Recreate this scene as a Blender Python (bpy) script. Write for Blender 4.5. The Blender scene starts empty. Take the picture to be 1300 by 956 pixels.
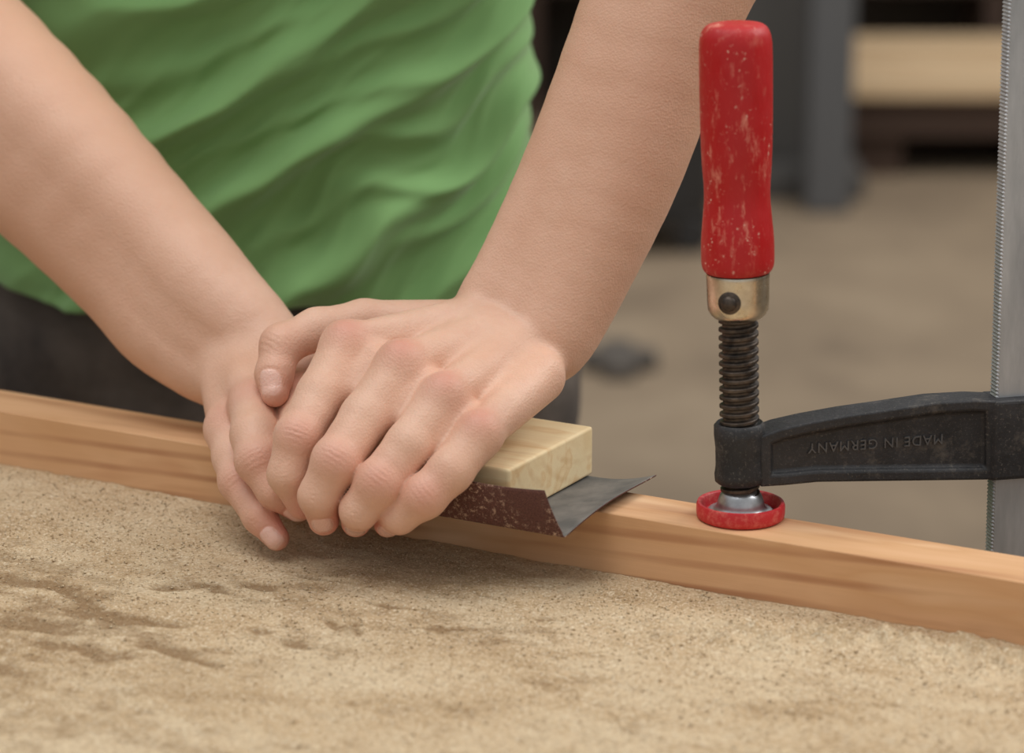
import bpy, bmesh, math, numpy as np, random
from mathutils import Vector, Matrix, noise
from math import radians, sin, cos, tan, atan, atan2, pi, sqrt
random.seed(4)
scene = bpy.context.scene
scene.view_settings.view_transform = 'Standard'
scene.view_settings.look = 'None'

# ------------------------------------------------------------------ survey frame
# table top is z=0, floor is z=-0.9.  The surveying station below is where measurements were taken from.
CAM = Vector((0.0, -1.2294, 0.4345)); PITCH = radians(15); F = 100/36*1300
L0 = Vector((-0.2703, 0.209, 0))          # beam front face reference point
ANG = radians(-29.23)
D = Vector((cos(ANG), sin(ANG), 0)); N = Vector((-sin(ANG), cos(ANG), 0))
BH, BW = 0.0305, 0.034
FLOOR = -0.9
def ray(px, py):
    u = (px-650)/F; v = (py-478)/F
    return Vector((u, cos(PITCH) - v*sin(PITCH), -sin(PITCH) - v*cos(PITCH)))
def P(px, py, q):
    r = ray(px, py); t = (q - (CAM-L0).dot(N))/r.dot(N)
    return CAM + r*t
def PY(px, py, y):
    r = ray(px, py); return CAM + r*((y-CAM.y)/r.y)
def PZ(px, py, z):
    r = ray(px, py); return CAM + r*((z-CAM.z)/r.z)
def depth(p):
    d = p-CAM; return d.y*cos(PITCH) - d.z*sin(PITCH)

# ------------------------------------------------------------------ helpers
def lin(c):
    return tuple(((v/255)/12.92 if v/255 <= .04045 else ((v/255+.055)/1.055)**2.4) for v in c) + (1,)
class M:
    def __init__(s, name, rough=.5, metal=0, col=(128,128,128)):
        s.m = bpy.data.materials.new(name); s.m.use_nodes = True
        s.n = s.m.node_tree.nodes; s.l = s.m.node_tree.links
        s.b = s.n['Principled BSDF']
        s.b.inputs['Roughness'].default_value = rough; s.b.inputs['Metallic'].default_value = metal
        s.b.inputs['Base Color'].default_value = lin(col)
        s._tc = None
    def tc(s, scale=(1,1,1), loc=(0,0,0), rot=(0,0,0), pre=None):
        if s._tc is None: s._tc = s.n.new('ShaderNodeTexCoord')
        src = s._tc.outputs['Object']
        if pre:
            m0 = s.n.new('ShaderNodeMapping'); s.l.new(src, m0.inputs[0]); m0.inputs['Rotation'].default_value = pre; src = m0.outputs[0]
        mp = s.n.new('ShaderNodeMapping'); s.l.new(src, mp.inputs[0])
        mp.inputs['Scale'].default_value = scale; mp.inputs['Location'].default_value = loc; mp.inputs['Rotation'].default_value = rot
        return mp.outputs[0]
    def noise(s, vec, scale=5, detail=4, rough=.5, dist=0):
        t = s.n.new('ShaderNodeTexNoise'); s.l.new(vec, t.inputs['Vector'])
        t.inputs['Scale'].default_value = scale; t.inputs['Detail'].default_value = detail
        t.inputs['Roughness'].default_value = rough; t.inputs['Distortion'].default_value = dist
        return t.outputs['Fac']
    def wave(s, vec, scale, dist=2, detail=2, dscale=1, typ='RINGS', axis='X', prof='SIN'):
        t = s.n.new('ShaderNodeTexWave'); s.l.new(vec, t.inputs['Vector']); t.wave_type = typ
        if typ == 'RINGS': t.rings_direction = axis
        else: t.bands_direction = axis
        t.wave_profile = prof
        t.inputs['Scale'].default_value = scale; t.inputs['Distortion'].default_value = dist
        t.inputs['Detail'].default_value = detail; t.inputs['Detail Scale'].default_value = dscale
        return t.outputs['Fac']
    def ramp(s, fac, stops):
        r = s.n.new('ShaderNodeValToRGB'); s.l.new(fac, r.inputs[0]); e = r.color_ramp.elements
        while len(e) < len(stops): e.new(.5)
        for el, (p, c) in zip(e, stops):
            el.position = p; el.color = lin(c) if not isinstance(c, float) else (c, c, c, 1)
        return r.outputs[0]
    def mix(s, fac, a, b, mode='MIX'):
        x = s.n.new('ShaderNodeMix'); x.data_type = 'RGBA'; x.blend_type = mode
        for inp, v in ((x.inputs[0], fac), (x.inputs[6], a), (x.inputs[7], b)):
            if isinstance(v, (int, float)): inp.default_value = v
            elif isinstance(v, tuple): inp.default_value = lin(v)
            else: s.l.new(v, inp)
        return x.outputs[2]
    def math(s, op, a, b=0.0):
        x = s.n.new('ShaderNodeMath'); x.operation = op
        for inp, v in ((x.inputs[0], a), (x.inputs[1], b)):
            if isinstance(v, (int, float)): inp.default_value = v
            else: s.l.new(v, inp)
        return x.outputs[0]
    def attr(s, name):
        a = s.n.new('ShaderNodeAttribute'); a.attribute_name = name; return a.outputs['Fac']
    def col(s, c): s.l.new(c, s.b.inputs['Base Color'])
    def rough(s, c): s.l.new(c, s.b.inputs['Roughness'])
    def bump(s, h, strength=.3, dist=.001):
        b = s.n.new('ShaderNodeBump'); b.inputs['Strength'].default_value = strength; b.inputs['Distance'].default_value = dist
        s.l.new(h, b.inputs['Height'])
        prev = s.b.inputs['Normal'].links
        if prev: s.l.new(prev[0].from_socket, b.inputs['Normal'])
        s.l.new(b.outputs[0], s.b.inputs['Normal'])

def empty(name, loc=(0,0,0)):
    o = bpy.data.objects.new(name, None); o.location = loc; o.empty_display_size = .05
    scene.collection.objects.link(o); return o
def obj(name, verts, faces, mat=None, smooth=True, parent=None, mw=None):
    me = bpy.data.meshes.new(name); me.from_pydata([tuple(v) for v in verts], [], [tuple(f) for f in faces])
    me.update()
    if smooth: me.shade_smooth()
    o = bpy.data.objects.new(name, me); scene.collection.objects.link(o)
    if mat:
        for m in (mat if isinstance(mat, list) else [mat]): me.materials.append(m.m)
    if mw is not None: o.matrix_world = mw
    if parent: o.parent = parent; 
    return o
def fix_normals(o):
    bm = bmesh.new(); bm.from_mesh(o.data); bmesh.ops.recalc_face_normals(bm, faces=bm.faces); bm.to_mesh(o.data); bm.free()
def bevel(o, w, seg=3, ang=35):
    m = o.modifiers.new('bev', 'BEVEL'); m.width = w; m.segments = seg; m.limit_method = 'ANGLE'; m.angle_limit = radians(ang)
    m.harden_normals = False
    return o
def sharp(o, ang=35):
    o.data.set_sharp_from_angle(angle=radians(ang)); return o
def box(name, x0,x1,y0,y1,z0,z1, mat, parent=None, mw=None, bev=0):
    v = [(x,y,z) for x in (x0,x1) for y in (y0,y1) for z in (z0,z1)]
    f = [(0,1,3,2),(4,6,7,5),(0,4,5,1),(2,3,7,6),(0,2,6,4),(1,5,7,3)]
    o = obj(name, v, f, mat, False, parent, mw)
    fix_normals(o)
    if bev: bevel(o, bev)
    return o
def lathe(name, prof, mat, parent=None, mw=None, seg=96, rfun=None):
    v = []; f = []
    for i,(r,z) in enumerate(prof):
        for j in range(seg):
            a = 2*pi*j/seg; rr = r if rfun is None else rfun(r, z, a)
            v.append((rr*cos(a), rr*sin(a), z))
    n = len(prof)
    for i in range(n-1):
        for j in range(seg):
            k = (j+1) % seg
            f.append((i*seg+j, i*seg+k, (i+1)*seg+k, (i+1)*seg+j))
    f.append(tuple(reversed(range(seg)))); f.append(tuple((n-1)*seg+j for j in range(seg)))
    o = obj(name, v, f, mat, True, parent, mw); fix_normals(o); sharp(o, 50); return o
def smoothprof(pts, n=8):
    out = []
    p = [Vector(q) for q in pts]
    for i in range(len(p)-1):
        a = p[max(i-1,0)]; b = p[i]; c = p[i+1]; d = p[min(i+2,len(p)-1)]
        for k in range(n):
            t = k/n
            out.append(tuple(.5*((2*b)+(c-a)*t+(2*a-5*b+4*c-d)*t*t+(3*b-a-3*c+d)*t**3)))
    out.append(tuple(p[-1])); return out

# ------------------------------------------------------------------ SDF mesher
f32 = np.float32
def rc(a, b, ra, rb, k=.006):
    return ('c', np.array(a, f32), np.array(b, f32), ra, rb, k)
def el(c, axes, rad, k=.006):
    return ('e', np.array(c, f32), np.array(axes, f32), np.array(rad, f32), None, k)
def pd(pr, X):
    if pr[0] == 'c':
        a, b, ra, rb = pr[1:5]; ab = b-a; L = max(float(ab@ab), 1e-12)
        pa = X-a; t = np.clip((pa@ab)/L, 0, 1)
        q = pa - t[:, None]*ab
        return np.sqrt((q*q).sum(1)) - (ra+(rb-ra)*t)
    c, ax, r = pr[1], pr[2], pr[3]
    l = (X-c)@ax.T
    k0 = np.sqrt(((l/r)**2).sum(1)); k1 = np.sqrt(((l/(r*r))**2).sum(1))+1e-9
    return k0*(k0-1)/k1
def smin(a, b, k):
    if k <= 0: return np.minimum(a, b)
    h = np.maximum(k-np.abs(a-b), 0)/k
    return np.minimum(a, b) - h*h*k*.25
class SDF:
    def __init__(s, groups, kf=.0012, kp=.007, mods=()):
        s.g = groups; s.kf = kf; s.kp = kp; s.mods = mods    # groups[0] = palm/arm
    def ev(s, X, center=None, rad=None):
        def grp(g):
            d = None
            for pr in g:
                if center is not None and pd(pr, center)[0] > rad: continue
                v = pd(pr, X); d = v if d is None else smin(d, v, pr[5])
            return d
        p = grp(s.g[0]); fu = None
        for g in s.g[1:]:
            v = grp(g)
            if v is None: continue
            fu = v if fu is None else smin(fu, v, s.kf)
        if p is None and fu is None: return None
        d = fu if p is None else (p if fu is None else smin(p, fu, s.kp))
        for m in s.mods:
            d = m(X, d, center, rad)
        return d
def bounds(groups, pad):
    lo = np.full(3, 1e9); hi = -lo
    for g in groups:
        for pr in g:
            if pr[0] == 'c':
                for p, r in ((pr[1], pr[3]), (pr[2], pr[4])):
                    lo = np.minimum(lo, p-r); hi = np.maximum(hi, p+r)
            else:
                r = pr[3].max(); lo = np.minimum(lo, pr[1]-r); hi = np.maximum(hi, pr[1]+r)
    return lo-pad, hi+pad
def mesh_sdf(name, S, h, mat, parent=None, NB=24):
    lo, hi = bounds(S.g, .012+2*h)
    bs = NB*h; nb = np.ceil((hi-lo)/bs).astype(int)+1
    gi = np.stack(np.meshgrid(*[np.arange(n) for n in nb], indexing='ij'), -1).reshape(-1, 3)
    cen = (lo + (gi+.5)*bs).astype(f32)
    half = bs*.5*sqrt(3)
    dc = S.ev(cen)
    act = gi[np.abs(dc) < half*1.3+.012]; 
    GY, GZ = int(nb[1]*NB+4), int(nb[2]*NB+4)
    ar = np.arange(NB+1)
    I = np.stack(np.meshgrid(ar, ar, ar, indexing='ij'), -1).reshape(-1, 3)
    corners = [(0,0,0),(1,0,0),(0,1,0),(1,1,0),(0,0,1),(1,0,1),(0,1,1),(1,1,1)]
    edges = [(0,1),(2,3),(4,5),(6,7),(0,2),(1,3),(4,6),(5,7),(0,4),(1,5),(2,6),(3,7)]
    KV = []; VV = []; Q = []
    for b in act:
        base = b*NB
        X = (lo + (base+I)*h).astype(f32)
        c = (lo + (b+.5)*bs).astype(f32)[None]
        V = S.ev(X, c, half*1.15+.045)
        if V is None: continue
        V = V.reshape(NB+1, NB+1, NB+1); V = np.where(V == 0, 1e-9, V)
        Sg = V < 0
        if Sg.all() or not Sg.any(): continue
        cnt = sum(Sg[x:x+NB, y:y+NB, z:z+NB].astype(int) for x, y, z in corners)
        ii, jj, kk = np.nonzero((cnt > 0) & (cnt < 8))
        acc = np.zeros((len(ii), 3)); n = np.zeros(len(ii))
        for e0, e1 in edges:
            a = corners[e0]; bb = corners[e1]
            v0 = V[ii+a[0], jj+a[1], kk+a[2]]; v1 = V[ii+bb[0], jj+bb[1], kk+bb[2]]
            m = (v0 < 0) != (v1 < 0); t = np.where(m, v0/np.where(m, v0-v1, 1), 0)
            pt = np.array(a)[None]+t[:, None]*(np.array(bb)-np.array(a))[None]
            acc += pt*m[:, None]; n += m
        pos = acc/n[:, None] + np.stack([ii, jj, kk], 1) + base
        VV.append(lo+pos*h)
        KV.append(((ii+base[0]+1)*GY + (jj+base[1]+1))*GZ + kk+base[2]+1)
        def key(i, j, k): return ((i+base[0]+1)*GY + (j+base[1]+1))*GZ + k+base[2]+1
        s0 = Sg[:NB, :NB, :NB]
        for ax, s1 in ((0, Sg[1:, :NB, :NB]), (1, Sg[:NB, 1:, :NB]), (2, Sg[:NB, :NB, 1:])):
            i, j, k = np.nonzero(s0 != s1)
            if len(i) == 0: continue
            if ax == 0: q = [key(i,j-1,k-1), key(i,j,k-1), key(i,j,k), key(i,j-1,k)]
            elif ax == 1: q = [key(i-1,j,k-1), key(i-1,j,k), key(i,j,k), key(i,j,k-1)]
            else: q = [key(i-1,j-1,k), key(i,j-1,k), key(i,j,k), key(i-1,j,k)]
            q = np.stack(q, 1); fl = ~s0[i, j, k]; q[fl] = q[fl][:, ::-1]
            Q.append(q)
    K = np.concatenate(KV); V = np.concatenate(VV); Q = np.concatenate(Q)
    o = np.argsort(K); K = K[o]; V = V[o]
    ix = np.searchsorted(K, Q); ix = np.clip(ix, 0, len(K)-1)
    ok = (K[ix] == Q).all(1); print(name, 'verts', len(K), 'dropped quads', int((~ok).sum())); ix = ix[ok]
    me = bpy.data.meshes.new(name)
    me.from_pydata(V.tolist(), [], ix.tolist()); me.update(); me.shade_smooth()
    ob = bpy.data.objects.new(name, me); scene.collection.objects.link(ob)
    me.materials.append(mat.m)
    if parent: ob.parent = parent
    return ob, V
def set_attr(o, name, arr):
    a = o.data.attributes.new(name, 'FLOAT', 'POINT'); a.data.foreach_set('value', np.asarray(arr).astype(f32))

# ------------------------------------------------------------------ materials
def wood(name, stops, dark, rough=.65, sx=3, syz=60, pre=(0,.02,.01), loc=(0,0,0), wmix=.5, ws=.5, wloc=(0,-1.5,-7.5), wd=4, lo=.8, lx=4):
    m = M(name, rough)
    g = m.noise(m.tc((sx, syz, syz), loc, pre=pre), 1, 3, .6, .4)
    c = m.ramp(g, stops)
    w = m.wave(m.tc((lx, 100, 100), wloc, pre=pre), ws, wd, 3, .35)
    msk = m.ramp(m.noise(m.tc((6, 60, 60), pre=pre), 1, 3), [(.42,.08),(.62,1.0)])
    c = m.mix(m.math('MULTIPLY', m.math('MULTIPLY', m.ramp(w, [(lo,0.0),(.99,1.0)]), msk), wmix), c, dark)
    fib = m.noise(m.tc((30, 1300, 1300)), 1, 3, .6)
    c = m.mix(m.math('MULTIPLY', fib, .16), c, (160, 120, 85), 'MULTIPLY')
    m.col(c); m.bump(fib, .25, .0003)
    m.b.inputs['Specular IOR Level'].default_value = .25
    return m
m_beam = wood('beam_larch_wood', [(.30,(204,154,114)),(.45,(224,180,138)),(.60,(214,168,124)),(.75,(232,194,154))], (158,100,66), sx=5, syz=26, pre=(0,.03,-.035), wmix=.62, ws=.30, wd=9, lo=.62, wloc=(0,-2.0,-8.6), lx=7)
m_block = wood('pale_pine', [(.3,(238,214,168)),(.5,(246,226,184)),(.6,(236,206,158)),(.7,(246,222,178))], (210,168,116), sx=6, syz=60, pre=(.3,.1,0), wmix=.35, ws=.35, lo=.6)
m_boards = wood('stacked_board_wood', [(.3,(216,188,150)),(.6,(228,202,166))], (190,150,110), sx=1, syz=10)

m_skin = M('skin', .48)
v = m_skin.tc()
n1 = m_skin.noise(v, 28, 4, .6); n2 = m_skin.noise(v, 260, 3, .6)
base = m_skin.mix(m_skin.ramp(n1, [(.35, 0.0), (.7, 1.0)]), (230,190,166), (218,174,148))
base = m_skin.mix(m_skin.attr('tan'), base, (204,158,130))
base = m_skin.mix(m_skin.math('MULTIPLY', n2, .24), base, (204,146,122))
base = m_skin.mix(m_skin.attr('red'), base, (206,128,112))
base = m_skin.mix(m_skin.attr('nail'), base, (232,188,172))
m_skin.col(base)
m_skin.b.inputs['Subsurface Weight'].default_value = .10
m_skin.b.inputs['Subsurface Radius'].default_value = (1, .35, .2)
m_skin.b.inputs['Subsurface Scale'].default_value = .0035
m_skin.rough(m_skin.ramp(m_skin.attr('nail'), [(0, .5), (1, .25)]))
vor = m_skin.n.new('ShaderNodeTexVoronoi'); m_skin.l.new(v, vor.inputs['Vector']); vor.inputs['Scale'].default_value = 850
m_skin.bump(vor.outputs['Distance'], .32, .0005)
m_skin.bump(m_skin.noise(v, 170, 6, .7), .26, .0013)

m_shirt = M('green_cotton', .85)
v = m_shirt.tc()
m_shirt.col(m_shirt.mix(m_shirt.noise(v, 12, 4), (116,162,98), (142,186,120)))
m_shirt.bump(m_shirt.noise(v, 1200, 2), .2, .0004)
m_shirt.b.inputs['Sheen Weight'].default_value = .25
m_jeans = M('dark_grey_denim', .9)
v = m_jeans.tc(); m_jeans.col(m_jeans.ramp(m_jeans.noise(v, 18, 5, .6), [(.3,(66,60,57)),(.7,(108,99,92))]))
m_jeans.bump(m_jeans.noise(v, 60, 4), .5, .004)
m_shoe = M('shoe_leather', .6, 0, (60,50,45))

# ------------------------------------------------------------------ PERSON
person = empty('person')
def J(px, py, q, r):
    p = P(px, py, q); return (np.array(p, f32), r*depth(p)/F)
def chain(js, k=.003):
    return [rc(a[0], b[0], a[1], b[1], k) for a, b in zip(js[:-1], js[1:])]
def unit(v): v = np.array(v, float); return v/np.linalg.norm(v)
def wrinkle(c, axis, sig, amp, wl):
    c = np.array(c, f32); ax = unit(axis).astype(f32)
    def f(X, d, cc, rad):
        if cc is not None and np.linalg.norm(cc[0]-c) > rad+sig*3: return d
        v = X-c; s = v@ax; r2 = (v*v).sum(1)
        return d + amp*np.cos(2*pi*s/wl)*np.exp(-r2/(sig*sig))
    return f
NAILS = []
def nail(tip, dirn, nrm, w, l, r):
    dirn = unit(dirn); nrm = unit(np.array(nrm)-np.dot(nrm, dirn)*dirn); sd = np.cross(dirn, nrm)
    c = np.array(tip)+nrm*r
    NAILS.append((c, dirn, nrm, sd, w, l))
    cf = c.astype(f32); df = dirn.astype(f32); nf = nrm.astype(f32); sf = sd.astype(f32)
    def f(X, d, cc, rad):
        if cc is not None and np.linalg.norm(cc[0]-cf) > rad+l*2: return d
        v = X-cf; u = (v@sf)/(w*.5); t = (v@df)/(l*.5); hgt = v@nf
        rr = (np.abs(u)**3+np.abs(t)**3)**(1/3)
        mk = np.exp(-(hgt/(.5*r+1e-6))**2)
        return d + mk*(.00055*np.exp(-((rr-1.05)/.13)**2) - .0002*(rr < 1))
    return f

def build_hand(name, palm, fingers, wr, nails, reds, wrist, kf=.0010):
    groups = [palm] + fingers
    S = SDF(groups, kf=kf, kp=.005, mods=wr)
    o, V = mesh_sdf(name, S, .0008, m_skin, person)
    red = np.zeros(len(V)); nl = np.zeros(len(V))
    for c, sig, a in reds:
        red += a*np.exp(-((V-np.array(c))**2).sum(1)/(sig*sig))
    for c, dr, nr, sd, w, l in nails:
        v = V-c; rr = (np.abs(v@sd/(w*.5))**3+np.abs(v@dr/(l*.5))**3)**(1/3)
        nl = np.maximum(nl, np.clip((1.05-rr)/.12, 0, 1)*(v@nr > -.006))
    set_attr(o, 'red', np.clip(red, 0, .7)); set_attr(o, 'nail', nl)
    wc, wd_ = np.array(wrist[0]), unit(wrist[1])
    t = np.clip(((V-wc)@wd_)/.10, 0, 1); set_attr(o, 'tan', t*wrist[2])  # skin colour deepens from the wrist up the arm
    return o

def arm_pair(sts):
    A_ = []; B_ = []
    for s, t in zip(sts[:-1], sts[1:]):
        a0 = J(s[0], s[1], s[4], s[5]); b0 = J(s[2], s[3], s[4]-.002, s[6])
        a1 = J(t[0], t[1], t[4], t[5]); b1 = J(t[2], t[3], t[4]-.002, t[6])
        A_.append(rc(a0[0], a1[0], a0[1], a1[1], .006)); B_.append(rc(b0[0], b1[0], b0[1], b1[1], .008))
    return A_, B_
def catm(sts, n=4):
    p = [np.array(s, float) for s in sts]; out = []
    for i in range(len(p)-1):
        a = p[max(i-1,0)]; b = p[i]; c = p[i+1]; d = p[min(i+2,len(p)-1)]
        for k in range(n):
            t = k/n; out.append(.5*((2*b)+(c-a)*t+(2*a-5*b+4*c-d)*t*t+(3*b-a-3*c+d)*t**3))
    out.append(p[-1]); return [tuple(o) for o in out]
def arm_prims(sts):
    s2 = catm(sts); A_, B_ = arm_pair(s2)
    C_ = []
    for s, t in zip(s2[:-1], s2[1:]):
        c0 = J((s[0]+s[2])/2, (s[1]+s[3])/2, s[4]-.001, (s[5]+s[6])/2*1.0); c1 = J((t[0]+t[2])/2, (t[1]+t[3])/2, t[4]-.001, (t[5]+t[6])/2*1.0)
        C_.append(rc(c0[0], c1[0], c0[1], c1[1], .005))
    return A_+B_+C_

# ---- upper (left) hand of the person, lies on top
elbowT = P(905, -130, .13); shT = Vector((.035, .47, .40))
palmT = arm_prims([(880,-140,930,-120,.13,80,80),(822,-5,864,8,.11,75,75),(750,190,790,208,.085,73,73),(672,340,724,366,.06,61,60),(622,402,692,440,.045,46,47)])
palmT += [rc(elbowT, shT, .031, .042, .008)]
mcpT = [J(440,441,-.020,32), J(509,466,-.026,32), J(563,506,-.032,30), J(609,553,-.037,28)]
basT = [J(596,412,.028,36), J(622,428,.026,38), J(650,446,.024,38), J(682,478,.020,37)]
up = unit([-.1,-.45,.85]).astype(f32)
for a, b in zip(basT, mcpT):
    palmT.append(rc(a[0], b[0], a[1]*.98, b[1]*.90, .006))
for a, b in zip(basT, mcpT):   # extensor tendons
    m_ = a[0]*.45+b[0]*.55
    palmT.append(rc(m_+up*(a[1]*.46+b[1]*.44-.0042), b[0]+up*(b[1]-.0040), .0040, .0046, .0032))
palmT += [rc(J(620,450,.02,40)[0], J(520,500,-.012,30)[0], .013, .011, .012)]
thT = [J(590,412,.045,32), J(462,408,.020,27), J(402,418,.002,26), J(357,438,-.014,26), J(348,476,-.024,23), J(349,499,-.030,18)]
fT = [
 [mcpT[0], J(408,502,-.044,31.5), J(379,556,-.064,30.5), J(366,602,-.070,26), J(384,640,-.064,20)],
 [mcpT[1], J(464,530,-.050,32), J(427,586,-.072,31), J(405,630,-.076,26), J(411,660,-.070,20)],
 [mcpT[2], J(520,565,-.054,30.5), J(481,614,-.070,30), J(456,648,-.073,24.5), J(452,663,-.066,19)],
 [mcpT[3], J(572,598,-.054,28.5), J(539,631,-.064,27.5), J(507,655,-.065,22.5), J(492,665,-.060,17.5)],
]
for a, b in zip(fT[:-1], fT[1:]):
    m0 = (a[0][0]+b[0][0])/2; m1 = (a[1][0]+b[1][0])/2
    palmT.append(rc(m0+np.array([0,.004,-.003],f32), m0*.35+m1*.65+np.array([0,.005,-.002],f32), .0095, .0075, .004))
wrT = []; redT = []; grT = []
def finger_group(js):
    g = chain(js, .003)
    p, r = js[2]; o_ = np.array([0,-.0012,.0014],f32)
    g.append(rc(p+o_, p+o_, r*.95, r*.95, .0025))
    return g
for js in fT:
    grT.append(finger_group(js))
    ax = js[3][0]-js[1][0]
    wrT.append(wrinkle(js[2][0]+np.array([0,-.011,.006]), ax, .0055, .00026, .0024))
    ax2 = js[4][0]-js[3][0]+np.array([0,0,-.004])
    wrT.append(wrinkle(js[3][0]+np.array([-.002,-.010,.001]), ax2, .004, .00018, .0020))
    redT += [(js[0][0]+np.array([0,-.006,.012]), .010, .55), (js[2][0]+np.array([0,-.01,.006]), .011, .42), (js[4][0], .012, .6)]
    p, r = js[0]; palmT.append(rc(p+up*.0018, p+up*.0018, r*.93, r*.93, .0035))
gth = chain(thT, .004); grT.append(gth)
redT += [(thT[3][0], .014, .25), (thT[5][0], .012, .5)]
wrT.append(wrinkle(thT[3][0]+np.array([-.004,-.009,.004]), thT[4][0]-thT[2][0], .006, .0002, .0026))
NAILS = []
nT = [nail(thT[5][0]+np.array([0,0,.003]), thT[5][0]-thT[3][0], [-.45,-.9,.1], .0105, .0125, thT[5][1])]
for js, w in zip(fT[1:], (.010,.010,.009)):
    nT.append(nail(js[4][0]+ (js[3][0]-js[4][0])*.15, js[4][0]-js[3][0]+np.array([0,0,-.006]), [0,-1,-.1], w, .009, js[4][1]))
build_hand('left_arm_and_hand', palmT, grT, wrT+nT, list(NAILS), redT, (P(655,412,.045), P(843,0,.11)-P(655,412,.045), .55))

# ---- lower (right) hand of the person, holds the block underneath
elbowB = P(-95, 40, .075); shB = Vector((-.325, .47, .40))
palmB = arm_prims([(-85,30,-115,80,.075,98,98),(62,166,34,208,.06,85,85),(204,310,168,350,.045,69,69),(262,368,216,416,.035,60,58),(334,428,280,474,.03,44,42)])
palmB += [rc(elbowB, shB, .037, .044, .008)]
mcpB = [J(292,545,-.022,30), J(324,516,-.022,31), J(376,506,-.008,31), J(432,500,.006,31)]
basB = [J(290,476,.020,38), J(305,462,.022,40), J(325,450,.024,40), J(345,440,.028,38)]
for a, b in zip(basB, mcpB): palmB.append(rc(a[0], b[0], a[1], b[1]*.93, .007))
fB = [
 [mcpB[0], J(297,580,-.038,27), J(304,611,-.048,26), J(330,656,-.058,21.5), J(351,683,-.060,16.5)],
 [mcpB[1], J(323,552,-.044,30), J(327,585,-.056,28), J(350,622,-.058,24), J(378,644,-.052,19)],
 [mcpB[2], J(385,542,-.030,29), J(392,574,-.042,28), J(405,612,-.046,24), J(425,638,-.044,19)],
 [mcpB[3], J(444,540,-.020,28), J(452,570,-.034,27), J(468,606,-.046,23), J(488,630,-.046,18)],
]
thB = [J(340,460,.04,32), J(400,480,.06,28), J(470,505,.075,24), J(510,530,.075,18)]
wrB = []; redB = []; grB = []
for js in fB:
    grB.append(finger_group(js)); ax = js[3][0]-js[1][0]
    wrB.append(wrinkle(js[2][0]+np.array([-.002,-.010,.004]), ax, .006, .00024, .0024))
    wrB.append(wrinkle(js[3][0]+np.array([-.002,-.009,.002]), js[4][0]-js[3][0], .004, .00018, .0020))
    redB += [(js[0][0]+np.array([0,-.006,.010]), .012, .3), (js[2][0]+np.array([0,-.01,.004]), .012, .3), (js[4][0], .014, .55)]
    p, r = js[0]; palmB.append(rc(p, p, r*.98, r*.98, .005))
grB.append(chain(thB, .004))
NAILS = []
nB = [nail(fB[0][4][0], fB[0][4][0]-fB[0][3][0], [-.1,-.9,-.1], .0095, .0105, fB[0][4][1]),
      nail(fB[1][4][0], fB[1][4][0]-fB[1][3][0], [-.3,-.9,-.1], .010, .010, fB[1][4][1])]
redB.append((P(238,366,-.018), .005, .6))
build_hand('right_arm_and_hand', palmB, grB, wrB+nB, list(NAILS), redB, (P(308,450,.03), P(51,185,.06)-P(308,450,.03), .65))

# ---- shirt torso (lofted tube with drape folds)
def fb(x, y, z): return noise.fractal(Vector((x,y,z)), 1.0, 2.0, 3)
cx0, cy0 = -.158, .54
NT, NZ = 420, 240
verts = []
ztop, zhem = .50, .036
for i in range(NZ+1):
    t = i/NZ
    z0 = zhem + (ztop-zhem)*t
    a = .189 - .020*math.sin(min(t/.25,1)*pi/2) + .012*min(max((t-.4)/.3,0),1)
    b = .118 - .010*min(t/.3,1)
    if t > .84:
        k = (t-.84)/.16; sh = sqrt(max(1-k*k, 0)); a = a*(.35+.65*sh); b = b*(.45+.55*sh)
    lean = -.09*t
    for j in range(NT):
        th = 2*pi*j/NT
        c, s = cos(th), sin(th)
        x = cx0 + a*np.sign(c)*abs(c)**.85; y = cy0 + lean + b*np.sign(s)*abs(s)**.85
        dx = x-cx0
        w = fb(x*4, y*3+3, z0*4)*.05
        u = z0 - .75*dx*(1-.5*t) - 1.4*dx*dx + w
        am = (.35+.65*max(0, min(1, (x+.34)/.25)))*(1.15-.5*t)*(.3+.7*min(1, abs(s)*1.6))
        m1 = max(0, min(1, .6+.9*fb(x*5+9, y*4, z0*5)))
        ridge = (.5+.5*cos(2*pi*u/.080))**3.5
        r2 = (.5+.5*cos(2*pi*(u*1.1+.3*dx+.5*w)/.043+1))**2.5
        r3 = (.5+.5*cos(2*pi*(u*1.0-.5*dx+w)/.026+2))**3
        fo = .020*am*m1*ridge + .009*am*(1-m1*.6)*r2 + .0022*am*r3*m1 + .016*fb(x*5+1, y*4, z0*5)*(.3+.7*min(1, abs(s)*1.6))
        hemw = .006*sin(x*28)+ .014*max(0, (-.25-x)/.1)
        z = z0 + (hemw)*(1-min(t/.3,1))
        verts.append((x+c*fo, y+s*fo, z))
faces = [(i*NT+j, i*NT+(j+1)%NT, (i+1)*NT+(j+1)%NT, (i+1)*NT+j) for i in range(NZ) for j in range(NT)]
faces.append(tuple(NZ*NT+j for j in range(NT)))
sh = obj('tshirt', verts, faces, m_shirt, True, person); fix_normals(sh)
so = sh.modifiers.new('s', 'SOLIDIFY'); so.thickness = .0025; so.offset = -1
for nm, a, b in (('sleeve_left', shT, elbowT), ('sleeve_right', shB, elbowB)):
    ax = (b-a).normalized(); p0 = a-ax*.03; p1 = a+ax*.13
    q = ax.to_track_quat('Z', 'Y').to_matrix().to_4x4(); q.translation = p0
    lathe(nm, [(.035,-.02),(.062,0),(.068,.05),(.066,.155),(.063,.155)], m_shirt, person, q, 64, lambda r,z,a_: r*(1+.04*sin(3*a_+z*40)))
hc = Vector((cx0, cy0, 0))
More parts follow.
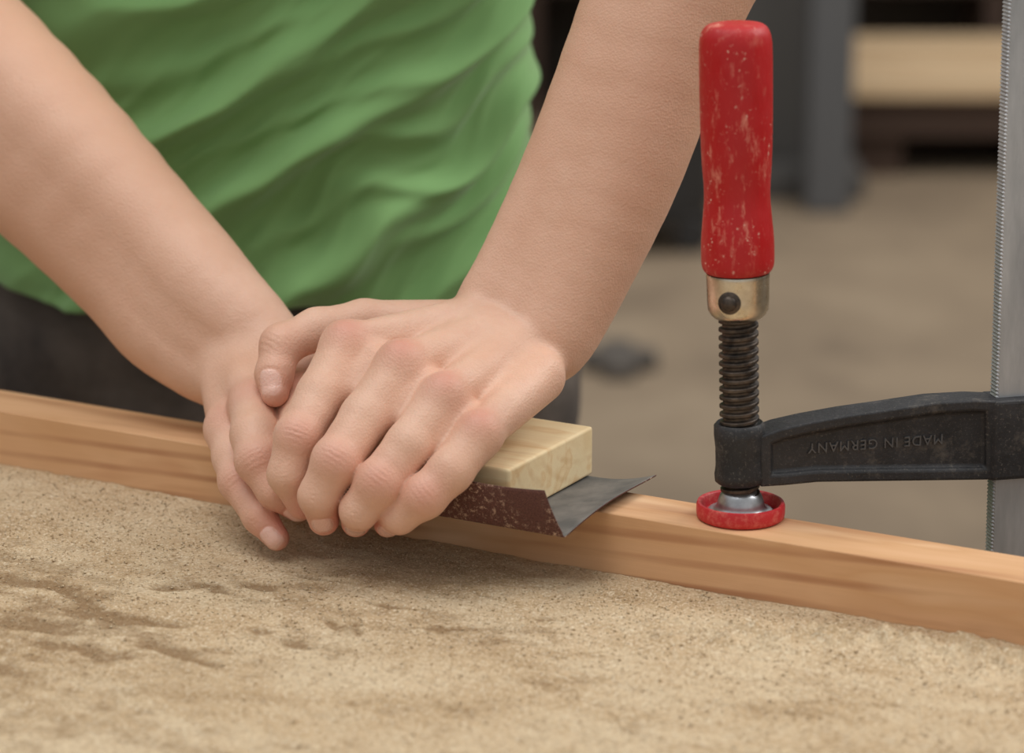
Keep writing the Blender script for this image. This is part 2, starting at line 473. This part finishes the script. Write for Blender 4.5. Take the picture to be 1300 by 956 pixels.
hips = SDF([[el(hc+Vector((0,0,-.03)), np.eye(3), (.203,.118,.16), .03),
    rc(hc+Vector((-.09,0,-.08)), hc+Vector((-.11,.01,-.45)), .098, .066, .03), rc(hc+Vector((-.11,.01,-.45)), hc+Vector((-.115,.03,-.84)), .066, .05, .02),
    rc(hc+Vector((.09,0,-.08)), hc+Vector((.11,.01,-.45)), .098, .066, .03), rc(hc+Vector((.11,.01,-.45)), hc+Vector((.115,.03,-.84)), .066, .05, .02)]],
    mods=[lambda X,d,c,r: d+.003*np.sin(X[:,2]*90+X[:,0]*40)*np.sin(X[:,0]*55+1)])
mesh_sdf('trousers', hips, .006, m_jeans, person, 16)
for k, sx in (('shoe_right',-.115),('shoe_left',.115)):
    s_ = SDF([[rc(hc+Vector((sx,.05,-.862)), hc+Vector((sx,-.13,-.868)), .038, .031, .02), rc(hc+Vector((sx,.04,-.86)), hc+Vector((sx,.03,-.80)), .038, .042, .02)]])
    mesh_sdf(k, s_, .005, m_shoe, person, 16)

# ------------------------------------------------------------------ TABLE, BEAM, DUST
RZ = Matrix.Rotation(ANG, 4, 'Z'); MB = Matrix.Translation(L0) @ RZ
m_table = M('dusty_plywood', .8)
v = m_table.tc((1,1,1))
a = m_table.noise(m_table.tc((5,9,9)), 1.6, 6, .65, .6)
st = m_table.noise(m_table.tc((12,70,70), rot=(0,0,.5)), 1, 5, .6)
c = m_table.ramp(a, [(.33,(130,103,74)),(.5,(150,122,88)),(.68,(170,142,106))])
c = m_table.mix(m_table.ramp(st, [(.5,0.0),(.68,.6)]), c, (118,90,62))
c = m_table.mix(m_table.ramp(m_table.noise(v, 600, 3, .8), [(.50,0.0),(.66,.7)]), c, (204,176,138))
m_table.col(c); m_table.bump(m_table.noise(v, 700, 3, .7), .4, .0006); m_table.bump(a, .3, .002)
wb = empty('workbench', L0)
tb = box('tabletop', -1.0, 1.3, -.62, .037, -.04, 0, m_table, None, MB, .002)
m_leg = M('bench_frame_wood', .7, 0, (120,90,60))
parts = [tb]
for i, (s, q) in enumerate(((-.9,-.55),(-.9,-.03),(1.2,-.55),(1.2,-.03))):
    parts.append(box('leg_%d' % (i+1), s-.035, s+.035, q-.035, q+.03, FLOOR, -.04, m_leg, None, MB, .003))
parts.append(box('apron_back', -.86, 1.16, -.02, .0, -.14, -.04, m_leg, None, MB, .002))
bpy.context.view_layer.update()
def adopt(par, ch):
    bpy.context.view_layer.update()
    for c_ in ch:
        mw = c_.matrix_world.copy(); c_.parent = par; c_.matrix_parent_inverse = par.matrix_world.inverted(); c_.matrix_world = mw
adopt(wb, parts)

bm_ = box('wooden_beam', -.5, 1.0, 0, BW, .0001, BH, m_beam, None, MB, .0006)

# sawdust layer: thin where the bench shows through
m_dust = M('sawdust', .95)
m_dust.b.inputs['Specular IOR Level'].default_value = .1
v = m_dust.tc()
big = m_dust.noise(m_dust.tc((10,18,18)), 1.2, 6, .7, .4)
c = m_dust.ramp(big, [(.32,(196,166,128)),(.46,(218,190,152)),(.60,(232,208,172))])
c = m_dust.mix(m_dust.ramp(m_dust.noise(v, 420, 4, .85), [(.50,0.0),(.64,.65)]), c, (168,134,96))
c = m_dust.mix(m_dust.ramp(m_dust.noise(v, 640, 3, .8), [(.53,0.0),(.62,.9)]), c, (250,234,206))
th_ = m_dust.math('ADD', m_dust.attr('thin'), m_dust.math('MULTIPLY', m_dust.math('SUBTRACT', m_dust.noise(v, 330, 5, .85), .5), 1.8))
c = m_dust.mix(m_dust.ramp(th_, [(.32,0.0),(1.0,.78)]), c, (142,110,76))
m_dust.col(c); m_dust.bump(m_dust.noise(v, 450, 5, .85), .8, .0020); m_dust.bump(m_dust.noise(v, 130, 5, .75), .5, .0024)
s0, s1, q0, q1 = -.12, .80, -.48, -.0003
nx, ny = 700, 370
marks = []
for px, py, rx, ry, an in ((376,822,.009,.006,.3),(330,806,.006,.004,0),(425,798,.015,.003,-.6),(490,772,.018,.0025,.1),(452,803,.014,.0025,-.9),(270,750,.014,.003,-.3),(560,800,.014,.0025,.4),(150,790,.03,.005,.2),(330,748,.008,.004,0),(420,740,.012,.002,.2),(40,745,.03,.006,.1),(110,830,.04,.006,.1),(110,770,.03,.003,-.35),(230,750,.012,.005,.6),(230,835,.03,.005,-.2),(60,800,.03,.007,.2),(1060,800,.008,.003,.8),(700,790,.014,.002,.3),(620,760,.016,.002,-.2)):
    p = PZ(px, py, 0)-L0; marks.append((p.dot(D), p.dot(N), rx, ry, an))
def hdust(s, q, edge=1):
    n_ = noise.fractal(Vector((s*15, q*34, 1.3)), .9, 2.1, 5)
    n2_ = noise.fractal(Vector((s*60, q*90, 5)), .7, 2.1, 4)
    n3_ = noise.noise(Vector((s*260, q*260, 2)))
    lf = max(0, min(1, (.32-s)/.30)); fr = max(0, min(1, (-q-.06)/.10))
    thick = .80 + .34*n_ + .36*n2_ - .50*fr*(.20+lf) + .5*math.exp(-((q+.03)/.035)**2)*max(0, min(1,(s-.02)/.1))
    h = .0013 + .0008*n_ + .0006*n2_ + .00028*n3_
    hp_ = math.exp(-((q+.042+.02*sin(s*20))/.018)**2)*max(0, min(1, (s-.40)/.05))
    h += hp_*(.002+.006*max(0, n2_+.2)); thick += hp_*.6
    for ms, mq, rx, ry, an in marks:
        ds, dq = s-ms, q-mq
        if abs(ds) > .06 or abs(dq) > .06: continue
        u_ = (ds*cos(an)+dq*sin(an))/rx; w_ = (-ds*sin(an)+dq*cos(an))/ry
        r2 = max(u_*u_+w_*w_ + .6*n2_, 0)
        g_ = math.exp(-r2**1.2)
        thick -= .75*g_; h += -.0010*g_ + .0006*math.exp(-((r2-2)/.8)**2)
    if edge < 1: h *= max(edge, 0); 
    return max(h, .00008), max(0, min(1, 1-thick))
vv = []; thin = []
for i in range(nx+1):
    s = s0+(s1-s0)*i/nx
    for j in range(ny+1):
        q = q0+(q1-q0)*j/ny
        h, t = hdust(s, q, min(i, nx-i, j)/12)
        vv.append((s, q, h)); thin.append(t)
ff = [(i*(ny+1)+j, (i+1)*(ny+1)+j, (i+1)*(ny+1)+j+1, i*(ny+1)+j+1) for i in range(nx) for j in range(ny)]
oct_f = [(0,2,4),(2,1,4),(1,3,4),(3,0,4),(2,0,5),(1,2,5),(3,1,5),(0,3,5)]
for _ in range(15000):
    s = random.uniform(-.05, .72); q = -.002-abs(random.gauss(0, .13)) if random.random() < .6 else random.uniform(-.40, -.002)
    if q < -.42: continue
    z = max(hdust(s, q)[0], 0)
    r = random.uniform(.00028, .0006)*(1.8 if random.random() < .06 else 1)
    b0 = len(vv)
    for dx, dy, dz in ((1,0,0),(-1,0,0),(0,1,0),(0,-1,0),(0,0,1),(0,0,-1)):
        vv.append((s+dx*r*random.uniform(.6,1.4), q+dy*r*random.uniform(.6,1.4), z+r*.5+dz*r*.7)); thin.append(0)
    for f_ in oct_f: ff.append(tuple(b0+k for k in f_))
sd = obj('sawdust', vv, ff, m_dust, True, None, MB)
set_attr(sd, 'thin', thin)

# ------------------------------------------------------------------ SANDING BLOCK + SANDPAPER
SB, QB0, QB1, BT = .3275, -.0345, .0485, .024
zb = BH+.0012
blk = box('sanding_block', SB-.105, SB, QB0, QB1, zb, zb+BT, m_block, None, MB, .0014)
m_gray = M('sandpaper_backing', .8)
v = m_gray.tc(); c = m_gray.ramp(m_gray.noise(v, 60, 4, .6), [(.35,(88,86,82)),(.7,(122,117,110))]); m_gray.col(c)
m_grit = M('sandpaper_grit', .85)
v = m_grit.tc(); c = m_grit.ramp(m_grit.noise(v, 2200, 2, .8), [(.35,(72,42,36)),(.7,(118,74,62))])
c = m_grit.mix(m_grit.math('MULTIPLY', m_grit.ramp(m_grit.noise(v, 420, 5, .85), [(.54,0.0),(.60,1.0)]), m_grit.ramp(m_grit.noise(v, 35, 2), [(.40,0.0),(.58,1.0)])), c, (216,184,156))
m_grit.col(c); m_grit.bump(m_grit.noise(v, 2500, 2, .8), .8, .0006)
us = np.linspace(SB-.108, .3605, 60)
prof = []
for t in np.linspace(0, 1, 14): prof.append((-.0475+.0035*t**2, BH+.0225-.0195*t, 0, 1-t))
for t in np.linspace(0, 1, 8)[1:]:
    a_ = t*pi/2; prof.append((-.0440+.003*(1-cos(a_)), BH+.0032-.003*sin(a_)+.0002, 0, 0))
for t in np.linspace(0, 1, 36)[1:]: prof.append((-.041+.088*t, BH+.0004, t, 0))
pv = []
for u in us:
    e = max(0, (u-SB-.003)/.030)
    for q, z, t, fl in prof:
        uu = u - .007*fl*e
        dz = e**2*(.0045*sin(t*pi)+.006*t**3)
        qq = q + (-.0015*sin(u*60)*fl)
        pv.append((uu + .002*e*t*t, qq, z+dz-.001*fl*sin(u*45)))
npf = len(prof)
pf = [(i*npf+j, (i+1)*npf+j, (i+1)*npf+j+1, i*npf+j+1) for i in range(len(us)-1) for j in range(npf-1)]
sp = obj('sandpaper', pv, pf, [m_gray, m_grit], True, None, MB)
bmm = bmesh.new(); bmm.from_mesh(sp.data); bmm.faces.ensure_lookup_table()
if bmm.faces[npf-5].normal.z < 0: bmesh.ops.reverse_faces(bmm, faces=bmm.faces)
bmm.to_mesh(sp.data); bmm.free()
so = sp.modifiers.new('s', 'SOLIDIFY'); so.thickness = .0006; so.offset = -1; so.material_offset = 1; so.material_offset_rim = 1

# ------------------------------------------------------------------ CLAMP
clamp = empty('bar_clamp', PZ(940, 657, BH))
S0 = PZ(940, 657, BH)
R0 = Vector((.2375, .058, 0))
A = Vector((R0.x-S0.x, R0.y-S0.y, 0)); AL = A.length; A.normalize(); AN = Vector((A.y, -A.x, 0))
m_red = M('worn_red_paint', .45)
v = m_red.tc((1,1,.3)); v2 = m_red.tc()
c = m_red.mix(m_red.noise(v2, 30, 3), (190,16,22), (164,10,16))
w1 = m_red.ramp(m_red.noise(v, 170, 7, .8), [(.53,0.0),(.63,.7)])
w2 = m_red.ramp(m_red.noise(v2, 34, 4, .6), [(.42,.0),(.58,1.0)])
c = m_red.mix(m_red.math('MULTIPLY', w1, w2), c, (222,140,120))
w3 = m_red.ramp(m_red.noise(v2, 420, 3, .7), [(.62,0.0),(.69,.9)])
c = m_red.mix(m_red.math('MULTIPLY', w3, m_red.ramp(m_red.noise(v2, 50, 3), [(.42,0.0),(.58,1.0)])), c, (232,190,170))
m_red.col(c); m_red.bump(m_red.noise(v, 180, 5, .65), .4, .0012)
m_red.rough(m_red.ramp(m_red.noise(v2, 80, 4), [(.35,.34),(.7,.6)]))
m_redp = M('red_plastic', .5, 0, (196,34,40))
v = m_redp.tc(); m_redp.col(m_redp.mix(m_redp.ramp(m_redp.noise(v, 300, 4, .7), [(.48,0.0),(.75,.6)]), (190,34,42), (220,130,115)))
m_brass = M('nickel_collar', .28, 1, (205,188,160))
m_brass.col(m_brass.ramp(m_brass.noise(m_brass.tc(), 90, 4, .7), [(.35,(190,180,162)),(.7,(226,220,206))]))
m_brass.rough(m_brass.ramp(m_brass.noise(m_brass.tc(), 120, 4), [(.3,.2),(.7,.42)]))
m_steel = M('zinc_steel', .35, .9, (176,180,186))
v = m_steel.tc(); m_steel.col(m_steel.ramp(m_steel.noise(v, 60, 5, .7), [(.3,(150,154,160)),(.7,(200,203,206))]))
m_bar = M('galvanised_bar', .5, .55, (170,175,180))
v = m_bar.tc((1,1,.2)); m_bar.col(m_bar.ramp(m_bar.noise(v, 50, 5, .7), [(.3,(158,162,166)),(.7,(196,199,202))]))
m_screw = M('oiled_screw', .45, .7, (62,56,52))
v = m_screw.tc(); m_screw.col(m_screw.ramp(m_screw.noise(v, 150, 4, .7), [(.35,(48,44,42)),(.7,(104,92,82))]))
m_iron = M('black_cast_iron', .55, .1, (40,42,46))
v = m_iron.tc(); c = m_iron.ramp(m_iron.noise(v, 45, 5, .7), [(.35,(26,27,30)),(.75,(54,54,57))])
c = m_iron.mix(m_iron.ramp(m_iron.noise(v, 700, 3, .8), [(.58,0.0),(.75,.6)]), c, (130,124,116))
c = m_iron.mix(m_iron.ramp(m_iron.noise(v, 60, 5, .8), [(.54,0.0),(.75,.45)]), c, (124,116,106)); m_iron.col(c)
m_iron.bump(m_iron.noise(v, 500, 4, .7), .45, .0007)

TILT = Matrix.Translation(S0) @ Matrix.Rotation(radians(-1.75), 4, 'Y')
def zz(py): return PY(938, py, S0.y).z - S0.z
cp = []
zc = lambda py: zz(py)
hz = [345, 343, 335, 318, 300, 278, 255, 235, 205, 160, 110, 70, 50, 38, 31, 28.5, 28]
hr = [38, 43, 46.5, 47, 46.5, 44.5, 42.5, 42.5, 44.5, 46, 46.5, 46.5, 45.5, 42, 35, 22, 3]
handle = lathe('handle', smoothprof([(r*.000352, zc(z)) for r, z in zip(hr, hz)], 6), m_red, None, TILT, 128)
cp.append(handle)
collar = lathe('collar', [(.0125,zc(346)),(.0143,zc(346)),(.0145,zc(349)),(.0143,zc(352)),(.0141,zc(380)),(.0138,zc(392)),(.0125,zc(398)),(.0110,zc(402)),(.009,zc(402))], m_brass, None, TILT, 96)
cp.append(collar)
ra = -pi/2-.36
base = Vector((cos(ra)*.0138, sin(ra)*.0138, zc(376)))
rq = Vector((cos(ra), sin(ra), 0)).to_track_quat('Z','Y').to_matrix().to_4x4(); rq.translation = base
cp.append(lathe('rivet', [(.0052,-.001),(.0052,.0006),(.0044,.001),(.0036,.0012),(.0034,.0022),(.0024,.0030),(.001,.0034),(.0001,.0035)], m_screw, None, TILT@rq, 48))
seg = 72; z0_, z1_ = 0.006, zc(400); n_ = 900; pv = []; pf = []; pitch = .0040
for i in range(n_+1):
    z = z0_+(z1_-z0_)*i/n_
    for j in range(seg):
        a_ = 2*pi*j/seg; ph = (z/pitch - a_/(2*pi)) % 1
        tr = abs(ph-.5)*2; tr = min(max((tr-.22)/.5, 0), 1); tr = tr*tr*(3-2*tr)
        r = .0075+.0016*tr
        if z < .012: r = .0045
        pv.append((r*cos(a_), r*sin(a_), z))
pf = [(i*seg+j, i*seg+(j+1)%seg, (i+1)*seg+(j+1)%seg, (i+1)*seg+j) for i in range(n_) for j in range(seg)]
cp.append(obj('threaded_spindle', pv, pf, m_screw, True, None, TILT))
cp.append(lathe('pad_ring', [(.001,.0002),(.0190,.0002),(.0202,.001),(.0205,.003),(.0205,.0065),(.0200,.0078),(.0190,.0080),(.0180,.0072),(.0174,.004),(.0170,.0028),(.001,.0028)], m_redp, None, Matrix.Translation(S0), 96))
cp.append(lathe('pad_socket', smoothprof([(.0155,.0028),(.0150,.0040),(.0125,.0045),(.0112,.0058),(.0106,.0085),(.0092,.0118),(.0072,.0135),(.0060,.0142),(.0045,.0142)],4), m_steel, None, Matrix.Translation(S0), 96))

PO = Vector((S0.x, S0.y, 0))
def PA(px, py):
    r = ray(px, py); t = (PO-CAM).dot(AN)/r.dot(AN); p = CAM+r*t
    return ((p-PO).dot(A), p.z)
def extr_arm(name, pts, th, inset, depth_, matn, mw):
    me = bpy.data.meshes.new(name); b = bmesh.new()
    vf = [b.verts.new((s, -th/2, z)) for s, z in pts]; f = b.faces.new(vf)
    r = bmesh.ops.extrude_face_region(b, geom=[f]); nv = [g for g in r['geom'] if isinstance(g, bmesh.types.BMVert)]
    for v_ in nv: v_.co.y += th
    b.normal_update(); bmesh.ops.recalc_face_normals(b, faces=b.faces); b.faces.ensure_lookup_table()
    for fc in [x for x in b.faces if len(x.verts) == len(pts)]:
        ny_ = fc.normal.y
        bmesh.ops.inset_region(b, faces=[fc], thickness=inset, depth=0, use_even_offset=True)
        bmesh.ops.inset_region(b, faces=[fc], thickness=.0012, depth=0, use_even_offset=True)
        for v_ in fc.verts: v_.co.y -= math.copysign(depth_, ny_)
    b.to_mesh(me); b.free(); me.materials.append(matn.m)
    o = bpy.data.objects.new(name, me); scene.collection.objects.link(o); o.matrix_world = mw
    bevel(o, .0011, 3, 30); me.shade_smooth(); me.set_sharp_from_angle(angle=radians(60)); return o
MA = Matrix(((A.x, -AN.x, 0, PO.x), (A.y, -AN.y, 0, PO.y), (0, 0, 1, 0), (0, 0, 0, 1)))
top = [(958,548),(985,538),(1020,530),(1070,521),(1120,514),(1180,505),(1230,502),(1258,503)]
bot = [(1258,603),(1180,604),(1100,605),(1030,606),(990,610),(958,612)]
pts = [PA(*p) for p in top+bot]
arm = extr_arm('cast_arm', pts, .017, .0052, .0028, m_iron, MA); cp.append(arm)
zt, zbm = PA(935,536)[1]-S0.z, PA(935,612)[1]-S0.z
cp.append(lathe('arm_boss', [(.0088,zt-.001),(.0105,zt),(.0118,zt-.0015),(.0118,zt-.006),(.0112,zt-.012),(.0112,zbm+.008),(.0118,zbm+.004),(.0116,zbm+.001),(.0105,zbm),(.0088,zbm+.001)][::-1], m_iron, None, TILT, 80))
s_a, z_a = PA(1258, 503); s_b, z_b = PA(1258, 603)
hd = box('slide_head', s_a-.002, AL+.018, -.0095, .0095, z_b-.0003, z_a+.0003, m_iron, None, MA, .002); cp.append(hd)
cu = bpy.data.curves.new('lettering', 'FONT'); cu.body = 'MADE IN GERMANY'; cu.size = .0068; cu.extrude = .0006; cu.align_x = 'CENTER'; cu.align_y = 'CENTER'; cu.space_character = 1.12
m_let = M('cast_lettering_worn', .5, .2, (84,84,85)); cu.materials.append(m_let.m)
tx = bpy.data.objects.new('lettering', cu); scene.collection.objects.link(tx)
s_t, z_t = PA(1106, 558)
X_ = -A; Y_ = Vector((0,0,-1)); Z_ = AN
pos = PO + A*s_t + Vector((0,0,z_t)) + AN*(.017/2-.0028+.0003)
tx.matrix_world = Matrix(((X_.x,Y_.x,Z_.x,pos.x),(X_.y,Y_.y,Z_.y,pos.y),(X_.z,Y_.z,Z_.z,pos.z),(0,0,0,1))); cp.append(tx)
bw, bt = .025, .0085
z = -.13; pv = []; pf = []
i = 0
while z < .34:
    o_ = 0 if i % 2 else .0008
    for (x_, y_) in ((-bw/2+o_, -bt/2+.001), (-bw/2+o_, bt/2-.001), (-bw/2+.0012, bt/2), (bw/2-.0012, bt/2), (bw/2-o_, bt/2-.001), (bw/2-o_, -bt/2+.001), (bw/2-.0012, -bt/2), (-bw/2+.0012, -bt/2)):
        pv.append((x_, y_, z))
    z += .0009; i += 1
for k in range(i-1):
    for j in range(8): pf.append((k*8+j, k*8+(j+1)%8, (k+1)*8+(j+1)%8, (k+1)*8+j))
pf.append(tuple(range(8))); pf.append(tuple((i-1)*8+j for j in range(8)))
MR = MA.copy(); MR.translation = Vector((R0.x, R0.y, .06)); MR = MR @ Matrix.Rotation(radians(-.8), 4, 'Y') @ Matrix.Translation((0,0,-.06))
br = obj('steel_bar', pv, pf, m_bar, False, None, MR); fix_normals(br); cp.append(br)
zl = -.042
lj = [(-.012,zl),(.012,zl),(.03,zl-.008),(AL-.02,zl-.012),(AL+.016,zl-.012),(AL+.016,zl-.045),(AL-.02,zl-.045),(.03,zl-.03),(-.012,zl-.02)]
cp.append(extr_arm('fixed_jaw', lj, .017, .004, .0025, m_iron, MA))
adopt(clamp, cp)

# ------------------------------------------------------------------ ROOM + BACKGROUND
m_floor = M('workshop_concrete', .75)
v = m_floor.tc(); c = m_floor.ramp(m_floor.noise(v, 1.8, 7, .65, .5), [(.3,(122,106,88)),(.55,(150,132,110)),(.8,(168,150,127))]); m_floor.col(c)
WY = 6.9
box('floor', -7, 7, -5, WY, FLOOR-.1, FLOOR, m_floor)
m_wall = M('wall_paint', .9); v = m_wall.tc(); m_wall.col(m_wall.ramp(m_wall.noise(v, 1.5, 3), [(.3,(74,68,62)),(.7,(94,86,78))]))
box('wall_back', -7, 7, WY, WY+.1, FLOOR, 2.2, m_wall)
m_lt = M('wall_paint_light', .9, 0, (190,186,178))
box('wall_left', -7.1, -7, -5, WY, FLOOR, 2.2, m_lt); box('wall_right', 7, 7.1, -5, WY, FLOOR, 2.2, m_lt)
m_gm = M('machine_grey', .6, 0, (92,93,95)); m_dk = M('dark_rubber', .7, 0, (44,43,43)); m_dw = M('dark_stained_timber', .8, 0, (74,56,46)); m_gd = M('machine_dark', .6, 0, (84,82,80)); m_ft = M('cast_foot_grey', .7, 0, (92,86,80))
mach = empty('bandsaw', (0.9, 5.4, FLOOR))
ch = []
def FX(px, y, z):
    p = Vector((0, y, z)); return (px-650)/F*depth(p)
y_ = 5.2
ch.append(box('column', FX(1028,y_,-.5), FX(1086,y_,-.5), y_, y_+.12, FLOOR, 1.2, m_gm, bev=.01))
ch.append(box('cabinet', FX(905,5.5,-.5), FX(1030,5.5,-.5), 5.5, 5.95, FLOOR+.06, .5, m_gd, bev=.02))
ch.append(box('plinth', FX(890,5.5,-.8), FX(1090,5.5,-.8), 5.35, 6.0, FLOOR, FLOOR+.07, m_gd, bev=.01))
adopt(mach, ch)
vac = empty('shop_vacuum', (.35, 4.7, FLOOR)); ch = []
xv = FX(835, 4.8, -.7)
ch.append(lathe('drum', smoothprof([(.13,.06),(.15,.08),(.15,.26),(.15,.30),(.12,.36),(.05,.40),(.001,.40)],4), m_dk, None, Matrix.Translation((xv-.03,4.9,FLOOR))))
for i, a_ in enumerate((.6,2.5,4.2,5.5)):
    mm = Matrix.Translation((xv-.03+.15*cos(a_), 4.9+.15*sin(a_), FLOOR+.04)) @ Matrix.Rotation(pi/2, 4, 'X')
    ch.append(lathe('wheel_%d'%(i+1), [(.01,-.015),(.036,-.015),(.04,-.01),(.04,.01),(.036,.015),(.01,.015)], m_dk, None, mm, 32))
adopt(vac, ch)
st_ = empty('lumber_stack', (1.2, 5.8, FLOOR)); ch = []
for i in range(3):
    ch.append(box('bearer_%d'%(i+1), .84+i*.42, .96+i*.42, 5.66, 6.15, FLOOR, FLOOR+.1, m_dw, bev=.006))
ch.append(box('dark_boards', .80, 1.95, 5.63, 6.2, FLOOR+.1, FLOOR+.2, m_dw, bev=.006))
for i in range(3):
    ch.append(box('board_%d'%(i+1), .78+.02*(i%2), 1.95, 5.60+i*.2, 5.60+i*.2+.19, FLOOR+.2, FLOOR+.25+.012*(i%3), m_boards, bev=.004))
adopt(st_, ch)
fs = empty('floor_jack_stand', (.2, 3.8, FLOOR)); ch = []
xa = FX(785, 3.85, -.87)
ch.append(box('foot_a', xa-.07, xa+.07, 3.78, 3.84, FLOOR, FLOOR+.035, m_ft, bev=.008))
ch.append(box('foot_b', xa-.03, xa+.03, 3.72, 3.92, FLOOR, FLOOR+.03, m_ft, bev=.008))
adopt(fs, ch)
shf = empty('tool_shelf', (0, 6.6, FLOOR)); ch = []
for i in range(4): ch.append(box('shelf_%d'%(i+1), -2.5, 2.6, 6.45, 6.85, FLOOR+.35+i*.5, FLOOR+.39+i*.5, m_dw, bev=.004))
for i in range(5): ch.append(box('upright_%d'%(i+1), -2.5+i*1.26, -2.44+i*1.26, 6.45, 6.85, FLOOR, FLOOR+2.1, m_dw, bev=.004))
for i in range(9): ch.append(box('crate_%d'%(i+1), -2.35+i*.52, -1.98+i*.52, 6.48, 6.8, FLOOR+.395, FLOOR+.6+.05*(i%3), m_gd if i%2 else m_gm, bev=.01))
adopt(shf, ch)

# ------------------------------------------------------------------ LIGHT
w = bpy.data.worlds.new('world'); scene.world = w; w.use_nodes = True
bg = w.node_tree.nodes['Background']; bg.inputs[0].default_value = (1.0, .985, .96, 1); bg.inputs[1].default_value = .54
def area(name, loc, target, size, power, col=(1,1,1)):
    l = bpy.data.lights.new(name, 'AREA'); l.shape = 'RECTANGLE'; l.size = size[0]; l.size_y = size[1]; l.energy = power; l.color = col
    o = bpy.data.objects.new(name, l); scene.collection.objects.link(o); o.location = loc
    o.rotation_euler = (Vector(target)-Vector(loc)).to_track_quat('-Z','Y').to_euler(); return o
area('window_daylight', (1.9, .5, 1.9), (0,.1,.05), (1.5,1.1), 38, (1,.975,.94))
area('ceiling_lamp', (-.5, -.3, 2.3), (0,.1,0), (1.6,1.6), 26, (1,.99,.97))
area('rear_fill', (1.2, 4.4, 2.1), (1.0,5.6,-.7), (1.5,.8), 46, (1,.97,.92))  # unseen fill light, added to brighten the lumber stack

# ------------------------------------------------------------------ CAMERA
cam = bpy.data.cameras.new('camera'); co = bpy.data.objects.new('camera', cam); scene.collection.objects.link(co)
co.location = CAM; co.rotation_euler = (pi/2-PITCH, 0, 0)
cam.lens = 100; cam.sensor_width = 36; cam.clip_start = .05; cam.clip_end = 60
cam.dof.use_dof = True; cam.dof.focus_distance = 1.34; cam.dof.aperture_fstop = 6.5
scene.camera = co
